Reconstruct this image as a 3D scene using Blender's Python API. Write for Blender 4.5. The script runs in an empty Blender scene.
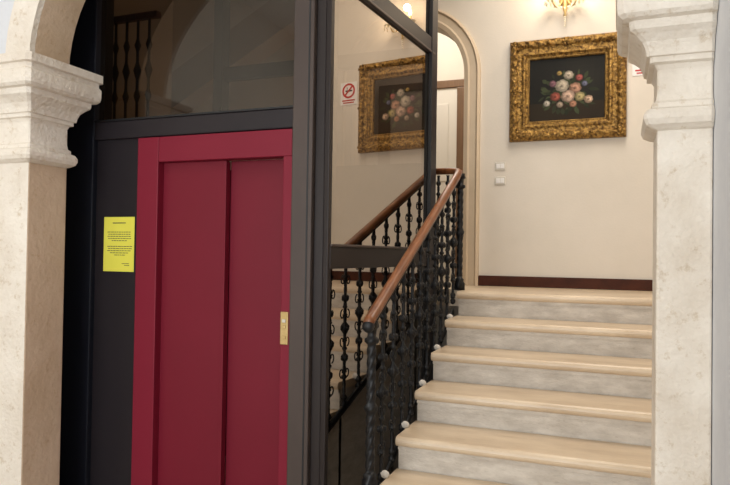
import bpy, bmesh, math, random
from mathutils import Vector, Matrix, noise
random.seed(7)
EYE=1.567
S=bpy.context.scene
COL=S.collection
S.view_settings.view_transform='Standard'

# ------------------------------------------------------------ materials
def mat(name, col, rough=.6, metal=0, var=None, scale=8, bump=0, bscale=40, stretch=None, spec=.5, emit=None, detail=6, lo=.35, hi=.7, pits=None):
    m=bpy.data.materials.new(name); m.use_nodes=True
    nt=m.node_tree; b=nt.nodes['Principled BSDF']
    b.inputs['Base Color'].default_value=(*col,1)
    b.inputs['Roughness'].default_value=rough
    b.inputs['Metallic'].default_value=metal
    b.inputs['Specular IOR Level'].default_value=spec
    if emit:
        b.inputs['Emission Color'].default_value=(*emit[0],1); b.inputs['Emission Strength'].default_value=emit[1]
    tc=nt.nodes.new('ShaderNodeTexCoord'); mp=nt.nodes.new('ShaderNodeMapping')
    nt.links.new(tc.outputs['Object'],mp.inputs['Vector'])
    if stretch: mp.inputs['Scale'].default_value=stretch
    out=None
    if var:
        n=nt.nodes.new('ShaderNodeTexNoise'); n.inputs['Scale'].default_value=scale; n.inputs['Detail'].default_value=detail
        n.inputs['Roughness'].default_value=.65
        r=nt.nodes.new('ShaderNodeValToRGB')
        r.color_ramp.elements[0].color=(*var,1); r.color_ramp.elements[1].color=(*col,1)
        r.color_ramp.elements[0].position=lo; r.color_ramp.elements[1].position=hi
        nt.links.new(mp.outputs[0],n.inputs['Vector']); nt.links.new(n.outputs['Fac'],r.inputs[0])
        out=r.outputs[0]
        if pits:
            n3=nt.nodes.new('ShaderNodeTexNoise'); n3.inputs['Scale'].default_value=pits[1]; n3.inputs['Detail'].default_value=10; n3.inputs['Roughness'].default_value=.75
            r3=nt.nodes.new('ShaderNodeValToRGB'); r3.color_ramp.elements[0].position=.34; r3.color_ramp.elements[1].position=.44
            r3.color_ramp.elements[0].color=(*pits[0],1); r3.color_ramp.elements[1].color=(1,1,1,1)
            mm=nt.nodes.new('ShaderNodeMixRGB'); mm.blend_type='MULTIPLY'; mm.inputs[0].default_value=1
            nt.links.new(mp.outputs[0],n3.inputs['Vector']); nt.links.new(n3.outputs['Fac'],r3.inputs[0])
            nt.links.new(out,mm.inputs[1]); nt.links.new(r3.outputs[0],mm.inputs[2]); out=mm.outputs[0]
        nt.links.new(out,b.inputs['Base Color'])
    if bump:
        n2=nt.nodes.new('ShaderNodeTexNoise'); n2.inputs['Scale'].default_value=bscale; n2.inputs['Detail'].default_value=8
        bp=nt.nodes.new('ShaderNodeBump'); bp.inputs['Strength'].default_value=bump; bp.inputs['Distance'].default_value=.02
        nt.links.new(mp.outputs[0],n2.inputs['Vector']); nt.links.new(n2.outputs['Fac'],bp.inputs['Height'])
        nt.links.new(bp.outputs[0],b.inputs['Normal'])
    return m
def glassmat(name, tint, fac, gcol=(.9,.88,.85)):
    m=bpy.data.materials.new(name); m.use_nodes=True; nt=m.node_tree
    nt.nodes.remove(nt.nodes['Principled BSDF'])
    o=nt.nodes['Material Output']; t=nt.nodes.new('ShaderNodeBsdfTransparent'); g=nt.nodes.new('ShaderNodeBsdfGlossy')
    t.inputs[0].default_value=(*tint,1); g.inputs[0].default_value=(*gcol,1); g.inputs['Roughness'].default_value=.01
    mx=nt.nodes.new('ShaderNodeMixShader'); mx.inputs[0].default_value=fac
    nt.links.new(t.outputs[0],mx.inputs[1]); nt.links.new(g.outputs[0],mx.inputs[2]); nt.links.new(mx.outputs[0],o.inputs[0])
    return m
def attrmat(name, rough=.5):
    m=bpy.data.materials.new(name); m.use_nodes=True; nt=m.node_tree; b=nt.nodes['Principled BSDF']
    a=nt.nodes.new('ShaderNodeAttribute'); a.attribute_name='Col'
    nt.links.new(a.outputs['Color'],b.inputs['Base Color']); b.inputs['Roughness'].default_value=rough
    b.inputs['Specular IOR Level'].default_value=.15
    return m

M_wall=mat('cream_plaster',(.73,.66,.565),.8,var=(.68,.615,.52),scale=1.5,bump=.05,bscale=60)
M_lobby=mat('lobby_plaster',(.72,.74,.77),.8,var=(.64,.66,.70),scale=3,bump=.08,bscale=30)
M_ceil=mat('ceiling_paint',(.70,.65,.58),.9)
M_stone=mat('limestone_light',(.83,.77,.68),.8,var=(.66,.58,.48),scale=3,bump=.35,bscale=50,lo=.3,hi=.62,pits=((.80,.74,.66),20))
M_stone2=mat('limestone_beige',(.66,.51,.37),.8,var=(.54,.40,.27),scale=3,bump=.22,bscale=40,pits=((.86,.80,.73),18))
M_tread=mat('tread_stone',(.71,.575,.415),.34,var=(.53,.405,.275),scale=3.5,bump=.05,bscale=50,stretch=(.7,2,2),lo=.3,hi=.65,pits=((.88,.85,.80),10))
M_riser=mat('riser_stone',(.70,.645,.565),.6,var=(.49,.44,.375),scale=7,bump=.15,bscale=50,stretch=(1,1,2.5),pits=((.84,.82,.79),30))
M_floor=mat('floor_stone',(.45,.38,.30),.4,var=(.35,.28,.2),scale=3)
M_base=mat('baseboard_wood',(.085,.026,.014),.6,var=(.05,.017,.010),scale=10,spec=.15)
M_wood=mat('handrail_wood',(.27,.10,.035),.32,var=(.12,.038,.013),scale=14,stretch=(3,.5,.5),spec=.4)
M_iron=mat('wrought_iron',(.011,.011,.012),.42,metal=.1,var=(.007,.007,.008),scale=30,bump=.1,bscale=90,spec=.35)
M_red=mat('crimson_paint',(.165,.0075,.021),.5,var=(.152,.007,.019),scale=2,spec=.25)
M_redl=mat('crimson_frame_paint',(.195,.010,.027),.48,var=(.182,.009,.025),scale=2,spec=.25)
M_black=mat('anthracite_steel',(.020,.0155,.018),.45,var=(.016,.0125,.015),scale=2,spec=.3)
M_blue=mat('dark_blue_steel',(.009,.010,.016),.45,spec=.25)
M_post=mat('bronze_grey_steel',(.080,.060,.052),.42,metal=.1,var=(.066,.050,.044),scale=2,spec=.3)
M_post2=mat('bronze_dark_steel',(.024,.018,.017),.42,metal=.1,spec=.3)
M_seal=mat('rubber_seal',(.006,.006,.007),.5)
M_gold=mat('gilt_gesso',(.46,.27,.07),.40,metal=.7,var=(.085,.04,.012),scale=45,bump=.6,bscale=70,lo=.38,hi=.62)  # dark noise in the colour imitates occlusion shade among the carving
M_gold2=mat('gilt_inner',(.50,.32,.10),.35,metal=.8,var=(.25,.14,.04),scale=30)
M_brass=mat('brass_plate',(.60,.44,.20),.4,metal=.4,var=(.5,.35,.14),scale=20)
M_yel=mat('yellow_paper',(.78,.73,.085),.7,var=(.74,.68,.075),scale=5)
M_ink=mat('ink',(.05,.05,.04),.8)
M_white=mat('white_plastic',(.62,.57,.48),.4)
M_paper=mat('white_paper',(.82,.79,.75),.7)
M_rsign=mat('sign_red',(.5,.02,.02),.5)
M_cas=mat('arch_casing_paint',(.66,.53,.38),.6,var=(.60,.48,.34),scale=4)
M_brown=mat('brown_door_wood',(.22,.12,.06),.45,var=(.15,.08,.04),scale=8,stretch=(4,4,.5))
M_wdoor=mat('white_door_paint',(.76,.71,.63),.5)
M_bulb=mat('lit_bulb',(1,.85,.6),.5,emit=((1,.78,.5),10))
M_cry=mat('crystal_glass',(.8,.72,.55),.08,spec=.9,emit=((1,.75,.45),.15))
M_corb=mat('white_corbel_stone',(.62,.58,.52),.6)
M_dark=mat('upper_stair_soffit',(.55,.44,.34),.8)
G_side=glassmat('reflective_side_glass',(.15,.12,.105),.55,(.78,.71,.64))
G_front=glassmat('smoked_front_glass',(.24,.175,.125),.09)

# ------------------------------------------------------------ helpers
def empty(name, loc=(0,0,0)):
    e=bpy.data.objects.new(name,None); e.location=loc; e.empty_display_size=.1; COL.objects.link(e); return e
def addobj(name, me, mats, parent=None, smooth=False):
    o=bpy.data.objects.new(name,me); COL.objects.link(o)
    for m in (mats if isinstance(mats,(list,tuple)) else [mats]): me.materials.append(m)
    if smooth:
        for p in me.polygons: p.use_smooth=True
    if parent: o.parent=parent; 
    return o
def bm_new(): return bmesh.new()
def bm_box(bm,x0,x1,y0,y1,z0,z1,mi=0,M=None):
    vs=[bm.verts.new(Vector(p) if M is None else M@Vector(p)) for p in
        [(x0,y0,z0),(x1,y0,z0),(x1,y1,z0),(x0,y1,z0),(x0,y0,z1),(x1,y0,z1),(x1,y1,z1),(x0,y1,z1)]]
    for f in [(3,2,1,0),(4,5,6,7),(0,1,5,4),(1,2,6,5),(2,3,7,6),(3,0,4,7)]:
        fc=bm.faces.new([vs[i] for i in f]); fc.material_index=mi
def fin(bm,name,mats,parent=None,smooth=False,bevel=0,seg=2):
    bmesh.ops.recalc_face_normals(bm,faces=bm.faces)
    me=bpy.data.meshes.new(name); bm.to_mesh(me); bm.free()
    o=addobj(name,me,mats,parent,smooth)
    if bevel:
        md=o.modifiers.new('bev','BEVEL'); md.width=bevel; md.segments=seg; md.limit_method='ANGLE'; md.angle_limit=math.radians(40)
    return o
def box(name,x0,x1,y0,y1,z0,z1,m,parent=None,bevel=0,M=None):
    bm=bm_new(); bm_box(bm,x0,x1,y0,y1,z0,z1,0,M); return fin(bm,name,m,parent,bevel=bevel)
def quad(name,pts,m,parent=None):
    bm=bm_new(); bm.faces.new([bm.verts.new(p) for p in pts]); 
    me=bpy.data.meshes.new(name); bm.to_mesh(me); bm.free(); return addobj(name,me,m,parent)
def bm_lathe(bm,prof,seg=12,M=None,lobes=0,amp=0,twist=0,mi=0):
    rings=[]
    for r,z in prof:
        ring=[]
        for i in range(seg):
            a=2*math.pi*i/seg
            rr=r*(1+amp*math.cos(lobes*(a-twist*z))) if lobes else r
            v=Vector((rr*math.cos(a),rr*math.sin(a),z))
            ring.append(bm.verts.new(M@v if M else v))
        rings.append(ring)
    for a,b in zip(rings[:-1],rings[1:]):
        for i in range(seg):
            f=bm.faces.new([a[i],a[(i+1)%seg],b[(i+1)%seg],b[i]]); f.smooth=True; f.material_index=mi
    for ring in (rings[0],rings[-1]):
        f=bm.faces.new(ring); f.material_index=mi
def bm_sweep(bm,path,prof,side=None,mi=0):
    n=len(path); rings=[]
    for i,p in enumerate(path):
        p=Vector(p)
        t=(Vector(path[min(i+1,n-1)])-Vector(path[max(i-1,0)])).normalized()
        s=Vector(side) if side else t.cross(Vector((0,0,1)))
        if s.length<.05: s=Vector((1,0,0))
        s.normalize(); u=s.cross(t).normalized()
        rings.append([bm.verts.new(p+s*a+u*b) for a,b in prof])
    k=len(prof)
    for a,b in zip(rings[:-1],rings[1:]):
        for i in range(k):
            f=bm.faces.new([a[i],a[(i+1)%k],b[(i+1)%k],b[i]]); f.smooth=True; f.material_index=mi
    bm.faces.new(rings[0]).material_index=mi; bm.faces.new(rings[-1]).material_index=mi
def circ(r,n=8,ry=None): 
    ry=ry or r
    return [(r*math.cos(2*math.pi*i/n),ry*math.sin(2*math.pi*i/n)) for i in range(n)]
def bm_ball(bm,c,r,sc=(1,1,1),mi=0,sub=1):
    res=bmesh.ops.create_icosphere(bm,subdivisions=sub,radius=r,matrix=Matrix.Translation(c)@Matrix.Diagonal((*sc,1)))
    for v in res['verts']:
        for f in v.link_faces: f.material_index=mi; f.smooth=True

# ------------------------------------------------------------ dimensions
L=1.32; R=.165; T=.32; Y0=4.37; YW=5.35
XS=-1.02
AF,AB=2.40,2.62
XL,XR=-2.72,.120
XW=.288
HZ=4.55
# ------------------------------------------------------------ arch wall
def arch_wall():
    bm=bm_new(); n=40; spring=2.505; b=1.0; cx=(XL+XR)/2; a=(XR-XL)/2
    pts=[(XL,spring)]+[(cx-a*math.cos(math.pi*i/n),spring+b*math.sin(math.pi*i/n)) for i in range(1,n)]+[(XR,spring)]
    top=HZ
    def strip(y,flip):
        for (x0,z0),(x1,z1) in zip(pts[:-1],pts[1:]):
            f=bm.faces.new([bm.verts.new((x0,y,z0)),bm.verts.new((x1,y,z1)),bm.verts.new((x1,y,top)),bm.verts.new((x0,y,top))])
            if not flip: f.normal_flip()
    strip(AF,True); strip(AB,False)
    for (x0,z0),(x1,z1) in zip(pts[:-1],pts[1:]):
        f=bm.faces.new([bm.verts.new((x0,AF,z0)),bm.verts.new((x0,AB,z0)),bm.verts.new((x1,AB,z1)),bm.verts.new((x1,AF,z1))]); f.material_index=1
    bm_box(bm,-4.2,-3.50,AF,AB,0,top,0); bm_box(bm,-3.50,XL,AF,AB,spring,top,0)
    bm_box(bm,XR,XW,AF,AB,spring,top,0); bm_box(bm,XW,.998,AF,AB,0,top,0)
    me=bpy.data.meshes.new('wall_arch'); bm.to_mesh(me); bm.free()
    return addobj('wall_arch',me,[M_lobby,M_stone2])
arch_wall()
def archivolt():
    bm=bm_new(); n=48; cx=(XL+XR)/2; a=(XR-XL)/2+.004
    y0,w=AF-.03,.16; pr=None
    for i in range(n+1):
        t=math.pi*i/n
        pin=(cx-(a-.004)*math.cos(t),2.505+1.0*math.sin(t)); po=(cx-(a+w)*math.cos(t),2.505+(1.0+w)*math.sin(t))
        if po[0]>XW: po=(XW,po[1])
        ring=[bm.verts.new((pin[0],AF,pin[1])),bm.verts.new((pin[0],y0,pin[1])),bm.verts.new((po[0],y0,po[1])),bm.verts.new((po[0],AF,po[1]))]
        if pr:
            for k in range(4):
                bm.faces.new([pr[k],pr[(k+1)%4],ring[(k+1)%4],ring[k]])
        pr=ring
    fin(bm,'trim_archivolt',M_stone)
archivolt()

CAP=[(0,1.995),(.014,2.0),(.034,2.012),(.042,2.03),(.042,2.045),(.032,2.062),(.016,2.07),(.016,2.085),(.004,2.095),
     (0,2.12),(0,2.20),(.008,2.215),(.024,2.22),(.024,2.238),(.034,2.24),(.038,2.262),(.048,2.285),(.068,2.305),(.086,2.318),
     (.090,2.33),(.090,2.345),(.112,2.35),(.124,2.362),(.128,2.38),(.128,2.42),(.118,2.432),(.118,2.455),(.133,2.46),(.133,2.50),(0,2.504)]
def pier(name,x0,x1,left):
    par=empty(name)
    bm=bm_new()
    bm_box(bm,x0,x1,AF-.02,AB+.002,0,2.0)
    bm.normal_update()
    for f in bm.faces:
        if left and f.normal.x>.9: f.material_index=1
    fin(bm,'shaft',[M_stone,M_stone2],par,bevel=.008)
    bm=bm_new()
    rings=[]
    for p,z in CAP:
        xa=x0-(0 if left else p); xb=x1+(p if left else 0)
        ya=AF-.02-p; yb=AB+.002+p*.9
        c=min(.02,.006+p*.1)
        rings.append([bm.verts.new(v) for v in [(xa,ya+c,z),(xa+c,ya,z),(xb-c,ya,z),(xb,ya+c,z),(xb,yb-c,z),(xb-c,yb,z),(xa+c,yb,z),(xa,yb-c,z)]])
    for a,b in zip(rings[:-1],rings[1:]):
        for i in range(8): bm.faces.new([a[i],a[(i+1)%8],b[(i+1)%8],b[i]])
    bm.faces.new(rings[0]); bm.faces.new(rings[-1])
    fin(bm,'capital',[M_stone],par)
    bm=bm_new()
    bm_box(bm,x0-(0 if left else .012),x1+(.03 if left else 0),AF-.06,AB+.03,0,.18)
    fin(bm,'plinth',[M_stone],par,bevel=.01)
    return par
pier('stone_pilaster',-3.498,XL+.002,True)
pier('stone_pilaster',XR-.002,XW-.002,False)
# ------------------------------------------------------------ room shell
box('floor',-4.3,1.1,-3.1,4.63,-.1,0,M_floor)
box('wall_lobby_right',XW,XW+.1,-3.0,AF,0,HZ,M_lobby)
box('wall_left',-4.3,-4.2,-3.0,YW+.1,0,HZ,M_wall)
box('wall_hall_right',1.0,1.1,AB,YW+.1,0,HZ,M_wall)
box('wall_lobby_rear',-4.3,XW+.1,-3.1,-3.0,0,HZ,M_lobby)
box('ceiling',-4.3,1.1,-3.1,YW+2.6,HZ,HZ+.1,M_ceil)
DX=-1.694; RI=.49; RO=.62; SP=3.09
def back_wall():
    bm=bm_new(); y0,y1=YW,YW+.22; n=28
    def face(ps): bm.faces.new([bm.verts.new(p) for p in ps])
    for y in (y0,y1):
        face([(DX+RI,y,0),(1.0,y,0),(1.0,y,HZ),(DX+RI,y,HZ)])
        face([(-4.2,y,0),(DX-RI,y,0),(DX-RI,y,HZ),(-4.2,y,HZ)])
        for i in range(n):
            a0,a1=math.pi*i/n,math.pi*(i+1)/n
            face([(DX+RI*math.cos(a0),y,SP+RI*math.sin(a0)),(DX+RI*math.cos(a0),y,HZ),(DX+RI*math.cos(a1),y,HZ),(DX+RI*math.cos(a1),y,SP+RI*math.sin(a1))])
        face([(DX-RI,y,0),(DX+RI,y,0),(DX+RI,y,L-.12),(DX-RI,y,L-.12)])
    for i in range(n):
        a0,a1=math.pi*i/n,math.pi*(i+1)/n
        face([(DX+RI*math.cos(a),y,SP+RI*math.sin(a)) for a,y in ((a0,y0),(a1,y0),(a1,y1),(a0,y1))])
    for sx in (-1,1): face([(DX+sx*RI,y0,0),(DX+sx*RI,y1,0),(DX+sx*RI,y1,SP),(DX+sx*RI,y0,SP)])
    me=bpy.data.meshes.new('wall_back'); bm.to_mesh(me); bm.free(); addobj('wall_back',me,M_wall)
    bm=bm_new()
    prof=[(RI-.005,0),(RI-.005,-.03),(RI+.03,-.04),(RI+.045,-.028),(RO-.035,-.028),(RO-.02,-.045),(RO,-.03),(RO,0)]
    rings=[]
    rings.append([bm.verts.new((DX+r,y0+d,L)) for r,d in prof])
    for i in range(n+1):
        a=math.pi*i/n
        rings.append([bm.verts.new((DX+r*math.cos(a),y0+d,SP+r*math.sin(a))) for r,d in prof])
    rings.append([bm.verts.new((DX-r,y0+d,L)) for r,d in prof])
    for a,b in zip(rings[:-1],rings[1:]):
        for i in range(len(prof)-1): bm.faces.new([a[i],a[i+1],b[i+1],b[i]])
    fin(bm,'trim_arch_casing',M_cas)
back_wall()
box('baseboard_back',DX+RO,.995,YW-.022,YW-.001,L,L+.085,M_base,bevel=.006)
box('floor_corridor',-3.6,.2,YW,YW+2.6,L-.1,L,M_floor)
box('wall_corridor_end',-3.6,.2,YW+2.0,YW+2.1,L,HZ,M_wall)
box('wall_corridor_left',-3.6,-3.5,YW+.22,YW+2.0,L,HZ,M_wall)
box('wall_corridor_right',-.6,-.5,YW+.22,YW+2.0,L,HZ,M_wall)
d=empty('door_1')
yd=YW+2.0
box('panel',-2.55,-1.74,yd-.03,yd-.001,L,L+2.18,M_wdoor,d,bevel=.005)
box('lintel',-2.70,-1.60,yd-.05,yd-.001,L+2.18,L+2.27,M_brown,d,bevel=.008)
box('jamb_1',-1.74,-1.60,yd-.05,yd-.001,L,L+2.18,M_brown,d,bevel=.008)
box('jamb_2',-2.70,-2.55,yd-.05,yd-.001,L,L+2.18,M_brown,d,bevel=.008)
for i,(za,zb) in enumerate(((.2,.95),(1.1,2.0))):
    box('field_%d'%i,-2.45,-1.84,yd-.04,yd-.03,L+za,L+zb,M_wdoor,d,bevel=.01)

# ------------------------------------------------------------ stairs + landing
def stairs():
    par=empty('staircase')
    bm=bm_new(); bt=bm_new()
    for k in range(0,8):
        z=L-k*R; yn=Y0-k*T; yb=yn+T+.03
        xr=.998 if k<=5 else XR-.02
        if k==0: yb=YW-.001
        bm_box(bm,XS,xr,yn+.035,yb+(.0 if k==0 else .03),0,z-.05)
        bm_box(bm,XS,xr,yn+.022,yn+.04,z-.068,z-.048)
        prof=[]
        h=.05
        for i in range(9):
            a=-math.pi/2-math.pi*i/8
            prof.append((yn+.022+.022*math.cos(a), z-h/2+ (h/2)*math.sin(a)))
        prof=[(yb,z-h)]+prof+[(yb,z)]
        v0=[bt.verts.new((XS-.008,y,zz)) for y,zz in prof]; v1=[bt.verts.new((xr,y,zz)) for y,zz in prof]
        bt.faces.new(v0); bt.faces.new(v1[::-1])
        for i in range(len(prof)):
            bt.faces.new([v0[i],v0[(i+1)%len(prof)],v1[(i+1)%len(prof)],v1[i]])
    fin(bm,'risers',M_riser,par); fin(bt,'treads',M_tread,par,bevel=.003)
    box('landing_extension',-4.198,XS,4.63,YW-.001,L-.12,L,M_tread,par)
stairs()

# ------------------------------------------------------------ railing
def noz(y): return L-.5156*(Y0-y)
def railz(y): return 1.285+.509*(y-2.82)
def railing():
    par=empty('stair_railing'); X=-1.055
    bm=bm_new()
    prof=[(-.017,-.022),(.017,-.022),(.023,-.010),(.027,.004),(.022,.016),(.011,.023),(-.011,.023),(-.022,.016),(-.027,.004),(-.023,-.010)]
    path=[(X,2.765,railz(2.765)-.010),(X,2.78,railz(2.78)),(X,2.82,railz(2.82)),(X,3.5,railz(3.5)),(X,4.46,railz(4.46)),(X-.004,4.53,railz(4.53)),(X-.03,4.585,railz(4.56)),(X-.08,4.60,railz(4.57)),(X-.22,4.60,railz(4.57))]
    bm_sweep(bm,path,prof); fin(bm,'handrail',M_wood,par)
    bm=bm_new()
    bm_sweep(bm,[(X,2.76,railz(2.75)-.030),(X,4.5,railz(4.5)-.027)],[(-.014,-.006),(.014,-.006),(.014,.006),(-.014,.006)])
    bm_ball(bm,(X,2.762,railz(2.765)-.018),.030,(1,.7,1.05),sub=2)
    fin(bm,'rail_core',M_iron,par)
    def bal(bm,x,y,zb,zt,s=1.0,scroll=True):
        H=zt-zb; M=Matrix.Translation((x,y,zb)); r=.0092*s
        def knob(c,w,rr,n=5):
            return [(r+(rr-r)*max(0,math.sin(math.pi*i/n))**.8, c-w+2*w*i/n) for i in range(n+1)]
        pr=[(.004,-.03),(r*1.9,-.018),(r*1.9,-.004)]
        pr+=knob(.03,.020,.018*s)
        for c,w,rr in ((.17,.012,.016*s),(.30,.020,.019*s),(.36,.010,.014*s),(.50,.036,.023*s),(.64,.010,.014*s),(.70,.020,.019*s),(.84,.012,.016*s),(.93,.018,.017*s)):
            zc=c*H
            z_prev=pr[-1][1]
            m=6
            for i in range(1,m): pr.append((r,z_prev+(zc-w-z_prev)*i/m))
            pr+=knob(zc,w,rr)
        pr+=[(r,H-.01),(r*1.5,H)]
        bm_lathe(bm,pr,12,M,lobes=4,amp=.20,twist=38)
        for c,rad in ((.50,.022),(.30,.016),(.70,.016)):
            for j in range(4):
                a=j*math.pi/2+.4
                bm_ball(bm,(x+rad*math.cos(a),y+rad*math.sin(a),zb+c*H),.010,(1,1,2.1))
        if scroll:
            for sg in (-1,1):
                for c,fl in ((.41,1),(.59,-1),(.20,1),(.82,-1)):
                    pts=[]
                    for i in range(11):
                        t=i/10; a=-math.pi*.5+t*math.pi*1.45; rr=.029*(1-.45*t)
                        pts.append((x,y+sg*(.010+.018+rr*math.cos(a)*.75),zb+c*H+fl*(rr*math.sin(a))))
                    bm_sweep(bm,pts,circ(.0042,6),side=(1,0,0))
                    bm_ball(bm,pts[-1],.007)
    bm=bm_new(); bc=bm_new()
    ys=[2.965+.157*i for i in range(10)]
    for i,y in enumerate(ys):
        zb=noz(y)-.13 if y<4.33 else L-.06
        bal(bm,X,y,zb,railz(y)-.03,1.0)
        if i%2==0: bm_ball(bc,(X+.018,y,zb+.045),.019,(1.3,.9,1.1),sub=2)
    for x in (X-.10,X-.17):
        bal(bm,x,4.60,L-.02,railz(4.57)-.03,.95,False)
    fin(bm,'balusters',M_iron,par); fin(bc,'corbels',M_corb,par)
    def newel(y,x,zb,zt,rr=.021):
        bm=bm_new(); H=zt-zb; pr=[(.034,0),(.034,.05),(.026,.06),(.03,.075),(.022,.09)]
        n=60
        for i in range(n+1):
            t=i/n; z=.09+(H-.20)*t
            pr.append((rr+.010*math.exp(-((t-.5)/.03)**2),z))
        pr+=[(.030,H-.10),(.031,H-.085),(.02,H-.075),(.020,H-.04),(.032,H-.03),(.028,H)]
        bm_lathe(bm,pr,16,Matrix.Translation((x,y,zb)),lobes=4,amp=.17,twist=30)
        return fin(bm,'newel',M_iron,par)
    newel(2.82,X-.004,L-5*R-.02,railz(2.82)-.025,.020)
    newel(4.57,X,L,railz(4.57)-.025,.020)
    bm=bm_new()
    bm_sweep(bm,[(X-.005,2.85,noz(2.85)-.16),(X-.005,4.42,noz(4.42)-.16)],[(-.006,-.02),(.006,-.02),(.006,.02),(-.006,.02)])
    fin(bm,'stringer_bar',M_iron,par)
railing()

# ------------------------------------------------------------ elevator
E=empty('elevator_shaft')
FY=2.85
box('left_column',-3.35,-2.765,FY+.0,FY+.14,0,HZ,M_blue,E,bevel=.006)
box('front_panel',-2.765,-2.443,FY+.03,FY+.06,0,2.20,M_black,E,bevel=.003)
box('glass_rail',-2.765,-1.496,FY+.005,FY+.08,2.187,2.287,M_black,E,bevel=.006)
box('front_post',-1.496,-1.385,FY-.02,FY+.12,0,HZ,M_post,E,bevel=.006)
box('front_post_return',-1.385,-1.335,FY+.012,FY+.12,0,HZ,M_post2,E,bevel=.004)
box('post_groove',-1.412,-1.404,FY-.022,FY,0,HZ,M_seal,E)
quad('front_glass',[(-2.765,FY+.04,2.28),(-1.49,FY+.04,2.28),(-1.49,FY+.04,HZ),(-2.765,FY+.04,HZ)],G_front,E)
box('glass_seal',-2.765,-1.496,FY+.0,FY+.03,2.287,2.297,M_seal,E)
D=E
box('door_frame_left',-2.443,-2.305,FY-.012,FY+.07,0,2.18,M_redl,D,bevel=.004)
box('door_frame_top',-2.305,-1.50,FY-.010,FY+.07,2.045,2.18,M_redl,D,bevel=.004)
box('door_frame_right',-1.548,-1.498,FY-.010,FY+.07,0,2.045,M_redl,D,bevel=.004)
box('door_leaf_left',-2.305,-1.905,FY+.035,FY+.065,0.02,2.045,M_red,D,bevel=.003)
box('door_leaf_lip',-1.922,-1.903,FY+.030,FY+.07,0.02,2.04,M_red,D,bevel=.002)
box('door_leaf_right',-1.905,-1.548,FY+.075,FY+.09,0.02,2.045,M_red,D,bevel=.003)
box('door_sill',-2.44,-1.5,FY-.02,FY+.1,0,.02,M_post,D)
box('call_plate',-1.545,-1.503,FY-.018,FY-.008,EYE-.45,EYE-.29,M_brass,D,bevel=.003)
for i,z in enumerate((.33,.36,.41)):
    box('call_button_%d'%i,-1.534,-1.514,FY-.023,FY-.016,EYE-z-.012,EYE-z+.004,M_brass if i else M_white,D,bevel=.002)
P0=Vector((-1.316,FY,0)); ang=-math.atan(.0875)
MS=Matrix.Translation(P0)@Matrix.Rotation(ang,4,'Z')
LS=1.425
quad('side_glass',[MS@Vector(p) for p in ((0,.02,0),(0,LS,0),(0,LS,HZ),(0,.02,HZ))],G_side,E)
def sb(name,x0,x1,y0,y1,z0,z1,m,bev=.004): return box(name,x0,x1,y0,y1,z0,z1,m,E,bevel=bev,M=MS)
sb('side_mid_rail',-.02,.012,.03,LS,EYE-.075,EYE+.035,M_post2)
sb('side_mid_rail_cap',-.01,.020,.03,LS,EYE+.033,EYE+.047,M_post)
sb('side_top_beam',-.04,.02,.03,LS,2.925,3.03,M_black)
sb('side_top_beam_trim',.015,.024,.03,LS,2.925,2.94,M_post)
sb('side_front_stile',-.02,.008,.01,.045,0,HZ,M_post2)
sb('back_post',-.05,.022,LS-.055,LS+.045,0,HZ,M_black)
sb('back_post_trim',.0,.026,LS-.07,LS-.055,0,HZ,M_seal)
box('rear_panel',-2.9,-1.28,4.30,4.33,0,2.2,M_black,E)
box('rear_post',-2.95,-2.87,4.26,4.36,0,HZ,M_black,E)
box('rear_rail',-2.87,-1.28,4.28,4.34,2.9,3.0,M_black,E)
box('guide_rail',-1.62,-1.58,3.5,3.56,0,HZ,M_post2,E)
U=empty('upper_staircase')
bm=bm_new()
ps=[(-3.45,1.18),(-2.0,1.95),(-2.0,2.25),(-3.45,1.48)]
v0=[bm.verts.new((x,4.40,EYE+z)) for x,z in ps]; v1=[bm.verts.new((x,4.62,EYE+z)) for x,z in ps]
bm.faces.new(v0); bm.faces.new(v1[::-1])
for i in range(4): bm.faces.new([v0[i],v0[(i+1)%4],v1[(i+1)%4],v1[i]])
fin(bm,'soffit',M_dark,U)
bm=bm_new()
for i in range(7):
    x=-4.1+i*.11; z0=EYE+1.02; H=.8
    pr=[(.011,0),(.011,.15),(.026,.2),(.011,.25),(.011,.33),(.030,.4),(.011,.47),(.011,.55),(.026,.6),(.011,.65),(.011,H)]
    bm_lathe(bm,pr,10,Matrix.Translation((x,4.1,z0)))
fin(bm,'balusters',M_iron,U)
box('rail',-4.19,-3.35,4.07,4.13,EYE+1.82,EYE+1.87,M_wood,U,bevel=.01)
box('landing_edge',-4.19,-3.3,4.02,4.30,EYE+.90,EYE+1.02,M_brown,U)

# ------------------------------------------------------------ yellow notice
N=empty('yellow_notice')
ny=FY+.03; ox=-.026
box('sheet',-2.675+ox,-2.462+ox,ny-.003,ny-.001,EYE-.118,EYE+.186,M_yel,N)
bm=bm_new()
def tl(xc,w,z,h=.0035): bm_box(bm,xc-w/2+ox,xc+w/2+ox,ny-.0042,ny-.003,EYE+z,EYE+z+h)
tl(-2.568,.09,.150,.005)
for z,w in ((.100,.16),(.088,.15),(.076,.16),(.064,.15),(.052,.10),(.020,.16),(.008,.15),(-.004,.16),(-.016,.12),(-.028,.06)):
    random.seed(int(z*1000)+50); x=-2.568-w/2
    while x< -2.568+w/2:
        ww=random.uniform(.008,.022); tl(x+ww/2,ww,z); x+=ww+.004
tl(-2.52,.05,-.075,.003); tl(-2.51,.035,-.085,.003)
fin(bm,'text',M_ink,N)

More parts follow.
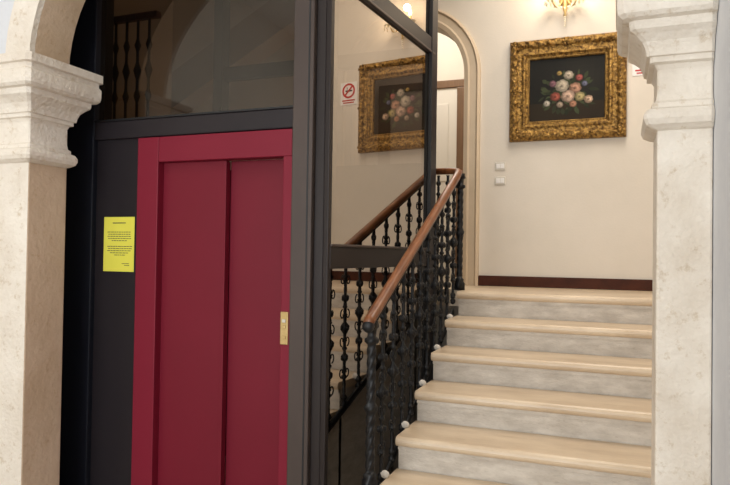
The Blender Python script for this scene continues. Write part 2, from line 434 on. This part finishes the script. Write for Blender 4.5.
# ------------------------------------------------------------ painting
def painting():
    P=empty('framed_flower_painting')
    x0,x1,z0,z1=-.832,.050,EYE+.925,EYE+1.735
    cx,cz=(x0+x1)/2,(z0+z1)/2; W,H=(x1-x0),(z1-z0)
    prof=[(0,0),(0,.03),(.008,.045),(.022,.058),(.04,.064),(.055,.058),(.066,.042),(.08,.036),(.098,.036),(.110,.046),(.122,.046),(.130,.034),(.142,.026),(.156,.024),(.158,.012)]
    pf=[]
    for a,b in zip(prof[:-1],prof[1:]):
        for k in range(2): pf.append((a[0]+(b[0]-a[0])*k/2,a[1]+(b[1]-a[1])*k/2))
    pf.append(prof[-1])
    bm=bm_new(); n=90
    cs=[(-1,-1),(1,-1),(1,1),(-1,1)]
    for s in range(4):
        a,b=cs[s],cs[(s+1)%4]; rings=[]
        for i in range(n+1):
            t=i/n; ring=[]
            for d,h in pf:
                ax,az=cx+a[0]*(W/2-d),cz+a[1]*(H/2-d); bx,bz=cx+b[0]*(W/2-d),cz+b[1]*(H/2-d)
                x=ax+(bx-ax)*t; z=az+(bz-az)*t
                hh=h
                if .01<d<.07:
                    q=math.sin(t*math.pi*22)*math.sin((d-.01)/.06*math.pi)
                    hh+=.006*q+.012*noise.noise(Vector((x*48,z*48,d*10)))
                elif .07<=d<.105: hh+=.008*noise.noise(Vector((x*60,z*60,1)))
                elif .105<=d<.128: hh+=.004*math.sin(t*math.pi*90)
                ring.append(bm.verts.new((x,YW-.004-hh,z)))
            rings.append(ring)
        for p,q in zip(rings[:-1],rings[1:]):
            for i in range(len(pf)-1):
                f=bm.faces.new([p[i],p[i+1],q[i+1],q[i]]); f.smooth=True
    def leafcluster(c,r,nn,fl=1):
        for k in range(nn):
            a=2*math.pi*k/nn
            bm_ball(bm,(c[0]+r*math.cos(a),YW-.056,c[1]+r*math.sin(a)),.014,(1.2,.9,1.2))
        bm_ball(bm,(c[0],YW-.064,c[1]),.017,(1,.9,1),sub=2)
    for sx in (-1,1):
        for sz in (-1,1):
            leafcluster((cx+sx*(W/2-.047),cz+sz*(H/2-.047)),.030,7)
            for k in range(1,4):
                bm_ball(bm,(cx+sx*(W/2-.05-.045*k-.02),YW-.056,cz+sz*(H/2-.038)),.017-.002*k,(1.7,.8,.8))
                bm_ball(bm,(cx+sx*(W/2-.038),YW-.056,cz+sz*(H/2-.05-.045*k-.02)),.017-.002*k,(.8,.8,1.7))
    for sx,sz in ((0,1),(0,-1),(1,0),(-1,0)):
        leafcluster((cx+sx*(W/2-.038),cz+sz*(H/2-.038)),.022,6)
    fin(bm,'gilt_frame',M_gold,P)
    bm=bm_new(); dx,dz=W/2-.150,H/2-.150
    k=46
    for i in range(k):
        t=-1+2*(i+.5)/k
        for s in (-1,1):
            bm_ball(bm,(cx+t*dx,YW-.032,cz+s*dz),.0055); 
            bm_ball(bm,(cx+s*dx,YW-.032,cz+t*dz),.0055)
    fin(bm,'bead_edge',M_gold2,P)
    bm=bm_new(); cl=bm.loops.layers.color.new('Col')
    lay=[0]
    def poly(pts,col):
        lay[0]+=1; y=YW-.014-lay[0]*.00001
        f=bm.faces.new([bm.verts.new((px,y,pz)) for px,pz in pts])
        for l in f.loops: l[cl]=(*[max(0,u)**(1/2.2) for u in col],1)
    iw,ih=W/2-.155,H/2-.155
    nx,nz=14,14
    for i in range(nx):
        for j in range(nz):
            xa=cx-iw+2*iw*i/nx; xb=cx-iw+2*iw*(i+1)/nx; za=cz-ih+2*ih*j/nz; zb=cz-ih+2*ih*(j+1)/nz
            g=.005+.009*math.exp(-((i-9)**2+(j-8)**2)/20)
            y=YW-.014
            f=bm.faces.new([bm.verts.new(p) for p in ((xa,y,za),(xb,y,za),(xb,y,zb),(xa,y,zb))])
            c=(g*1.3,g*1.15,g*.8) if j>3 else (g*1.8+.010,g*1.1+.006,g*.6+.002)
            for l in f.loops: l[cl]=(*[max(0,u)**(1/2.2) for u in c],1)
    rnd=random.Random(3)
    def leaf(x,z,a,l,w,c):
        pts=[]
        for i in range(7): t=i/6; pts.append((t*l,w*math.sin(math.pi*t)))
        for i in range(5,0,-1): t=i/6; pts.append((t*l,-w*math.sin(math.pi*t)))
        ca,sa=math.cos(a),math.sin(a)
        poly([(x+u*ca-v*sa,z+u*sa+v*ca) for u,v in pts],c)
    for i in range(95):
        a=rnd.uniform(0,2*math.pi); r=rnd.uniform(.02,.18)
        g=rnd.uniform(.015,.06)
        leaf(cx+.01+r*math.cos(a)*1.1,cz-.02+r*math.sin(a)*.82,a+rnd.uniform(-.6,.6),rnd.uniform(.04,.07),rnd.uniform(.008,.018),(g*.8,g,g*.4))
    def flower(x,z,r,c):
        for ring,(rr,sh,k) in enumerate(((1,.4,8),(.78,.65,7),(.55,.9,6),(.33,.6,5),(.16,.35,4))):
            for q in range(k):
                a=2*math.pi*q/k+ring*.5+rnd.uniform(-.2,.2); s=sh*rnd.uniform(.7,1.15)
                pts=[]
                ccx=x+r*rr*.5*math.cos(a); ccz=z+r*rr*.5*math.sin(a)
                for m in range(9):
                    b=2*math.pi*m/9; pts.append((ccx+r*rr*.48*math.cos(b),ccz+r*rr*.42*math.sin(b)))
                lit=s*(1+.35*math.sin(a+.9))
                poly(pts,tuple(min(.9,u*lit) for u in c))
    for x,z,r,c in ((-.035,.025,.056,(.62,.52,.38)),(.065,.0,.050,(.52,.28,.18)),(-.085,-.06,.042,(.32,.08,.05)),(.012,-.062,.056,(.62,.42,.30)),
                    (.10,-.07,.042,(.50,.40,.18)),(.015,.105,.040,(.55,.46,.34)),(-.105,.045,.030,(.26,.12,.14)),(.095,.08,.030,(.40,.10,.08)),
                    (.165,-.095,.036,(.62,.42,.28)),(-.15,-.11,.028,(.52,.46,.36)),(-.055,.125,.022,(.42,.28,.08)),(.135,.03,.024,(.18,.18,.26)),(.05,-.125,.030,(.50,.24,.14)),(-.05,-.125,.028,(.45,.34,.24))):
        flower(cx+x,cz+z,r,c)
    me=bpy.data.meshes.new('canvas'); bm.to_mesh(me); bm.free(); addobj('canvas',me,attrmat('oil_paint',.6),P)
painting()

# ------------------------------------------------------------ wall sconce
def sconce():
    P=empty('crystal_wall_sconce'); x=-.405; z=EYE+2.04; y=YW
    bm=bm_new()
    M=Matrix.Translation((x,y,z))@Matrix.Rotation(math.pi/2,4,'X')
    bm_lathe(bm,[(.045,0),(.05,.008),(.03,.02),(.018,.035),(.012,.05)],20,M)
    bm_lathe(bm,[(.006,-.15),(.014,-.14),(.008,-.12),(.02,-.08),(.012,-.04),(.018,0),(.01,.05),(.006,.1)],12,Matrix.Translation((x,y-.05,z)))
    for s in (-1,1):
        pts=[]
        for i in range(13):
            t=i/12; pts.append((x+s*(.02+.085*t),y-.05-.06*math.sin(t*math.pi/2),z-.02-.075*math.sin(t*math.pi*.95)+.03*t))
        bm_sweep(bm,pts,circ(.006,8))
        e=pts[-1]
        bm_lathe(bm,[(.004,-.01),(.02,0),(.014,.012),(.010,.02),(.010,.06)],12,Matrix.Translation(e))
    fin(bm,'brass_body',M_brass,P)
    bm=bm_new(); bb=bm_new()
    for s in (-1,1):
        e=Vector((x+s*.105,y-.11,z-.0))
        bm_lathe(bm,[(.012,.0),(.035,.004),(.046,.014),(.044,.017),(.033,.008),(.010,.006)],18,Matrix.Translation(e-Vector((0,0,.03))))
        for k in range(8):
            a=2*math.pi*k/8; c=e+Vector((.043*math.cos(a),.043*math.sin(a),-.045))
            bm_lathe(bm,[(.001,-.022),(.007,-.008),(.004,.008),(.001,.014)],6,Matrix.Translation(c))
        bm_lathe(bb,[(.006,.02),(.014,.04),(.016,.055),(.009,.08),(.001,.10)],12,Matrix.Translation(e))
    for k in range(5):
        bm_ball(bm,(x,y-.05,z-.15-.018*k),.011-.001*k,(1,1,1))
    for k in range(-3,4):
        bm_ball(bm,(x+k*.026,y-.09,z-.075-.02*(3-abs(k))/3),.008,(1,1,1.4))
    fin(bm,'crystals',M_cry,P,smooth=True); fin(bb,'candle_bulbs',M_bulb,P)
    for s in (-1,1):
        l=bpy.data.lights.new('sconce_light','POINT'); l.energy=2.5; l.color=(1,.80,.56); l.shadow_soft_size=.03
        o=bpy.data.objects.new('sconce_light',l); COL.objects.link(o); o.location=(x+s*.105,y-.17,z+.08); o.parent=P
sconce()

# ------------------------------------------------------------ switches, sign
def switch(name,x,z,w,h):
    P=empty(name)
    box('plate',x-w/2,x+w/2,YW-.010,YW-.001,z-h/2,z+h/2,M_white,P,bevel=.004)
    box('rocker_1',x-w*.38,x-w*.02,YW-.014,YW-.009,z-h*.3,z+h*.3,M_paper,P,bevel=.002)
    box('rocker_2',x+w*.02,x+w*.38,YW-.014,YW-.009,z-h*.3,z+h*.3,M_paper,P,bevel=.002)
switch('light_switch',-.905,EYE+.735,.085,.065); switch('light_switch',-.905,EYE+.615,.085,.065)
def sign():
    P=empty('no_smoking_sign'); x=.165; z=EYE+1.50
    box('sheet',x-.075,x+.105,YW-.005,YW-.001,z-.11,z+.10,M_paper,P)
    bm=bm_new(); n=32
    for i in range(n):
        a0,a1=2*math.pi*i/n,2*math.pi*(i+1)/n
        bm.faces.new([bm.verts.new((x+.015+r*math.cos(a),YW-.0065,z+.02+r*math.sin(a))) for r,a in ((.052,a0),(.070,a0),(.070,a1),(.052,a1))])
    M=Matrix.Translation((x+.015,0,z+.02))@Matrix.Rotation(math.radians(45),4,'Y')
    bm_box(bm,-.056,.056,YW-.007,YW-.005,-.008,.008,0,M)
    bm_box(bm,x-.055,x+.085,YW-.007,YW-.005,z-.076,z-.064); bm_box(bm,x-.045,x+.075,YW-.007,YW-.005,z-.096,z-.086)
    fin(bm,'ban_mark',M_rsign,P)
    bm=bm_new(); bm_box(bm,x-.025,x+.05,YW-.0062,YW-.005,z+.012,z+.026); bm_box(bm,x+.03,x+.036,YW-.0062,YW-.005,z+.03,z+.055)
    fin(bm,'cigarette',M_ink,P)
sign()

# ------------------------------------------------------------ lights
def area(name,loc,rot,sx,sy,en,col):
    l=bpy.data.lights.new(name,'AREA'); l.shape='RECTANGLE'; l.size=sx; l.size_y=sy; l.energy=en; l.color=col
    o=bpy.data.objects.new(name,l); COL.objects.link(o); o.location=loc; o.rotation_euler=rot; return o
area('entrance_daylight',(-1.6,-2.9,2.0),(math.radians(90),0,0),3.0,3.0,175,(.95,.98,1))
area('lobby_fill_light',(-1.6,.4,HZ-.03),(0,0,0),1.6,1.6,24,(1,.96,.9))  # added fill brightening the lobby and piers; unseen, no real fixture
area('hall_ceiling_light',(-.1,3.8,HZ-.03),(0,0,0),1.3,1.6,56,(1,.93,.845))
area('corridor_light',(-1.9,YW+1.1,HZ-.03),(0,0,0),.8,.8,34,(1,.94,.85))
w=bpy.data.worlds.new('W'); S.world=w; w.use_nodes=True
w.node_tree.nodes['Background'].inputs[0].default_value=(.8,.85,.9,1); w.node_tree.nodes['Background'].inputs[1].default_value=.3

# ------------------------------------------------------------ camera
f=650; yaw=math.radians(21.3); pit=math.radians(1.01); rl=math.radians(.85)
fw=Vector((-math.sin(yaw)*math.cos(pit),math.cos(yaw)*math.cos(pit),math.sin(pit)))
r0=fw.cross(Vector((0,0,1))).normalized(); u0=r0.cross(fw)
rc=r0*math.cos(rl)+u0*math.sin(rl); uc=u0*math.cos(rl)-r0*math.sin(rl)
Mx=Matrix((rc,uc,-fw)).transposed().to_4x4(); Mx.translation=Vector((0,0,EYE))
cd=bpy.data.cameras.new('camera'); cd.sensor_width=36; cd.lens=36*f/730; cd.clip_start=.02
c=bpy.data.objects.new('camera',cd); COL.objects.link(c); c.matrix_world=Mx; S.camera=c
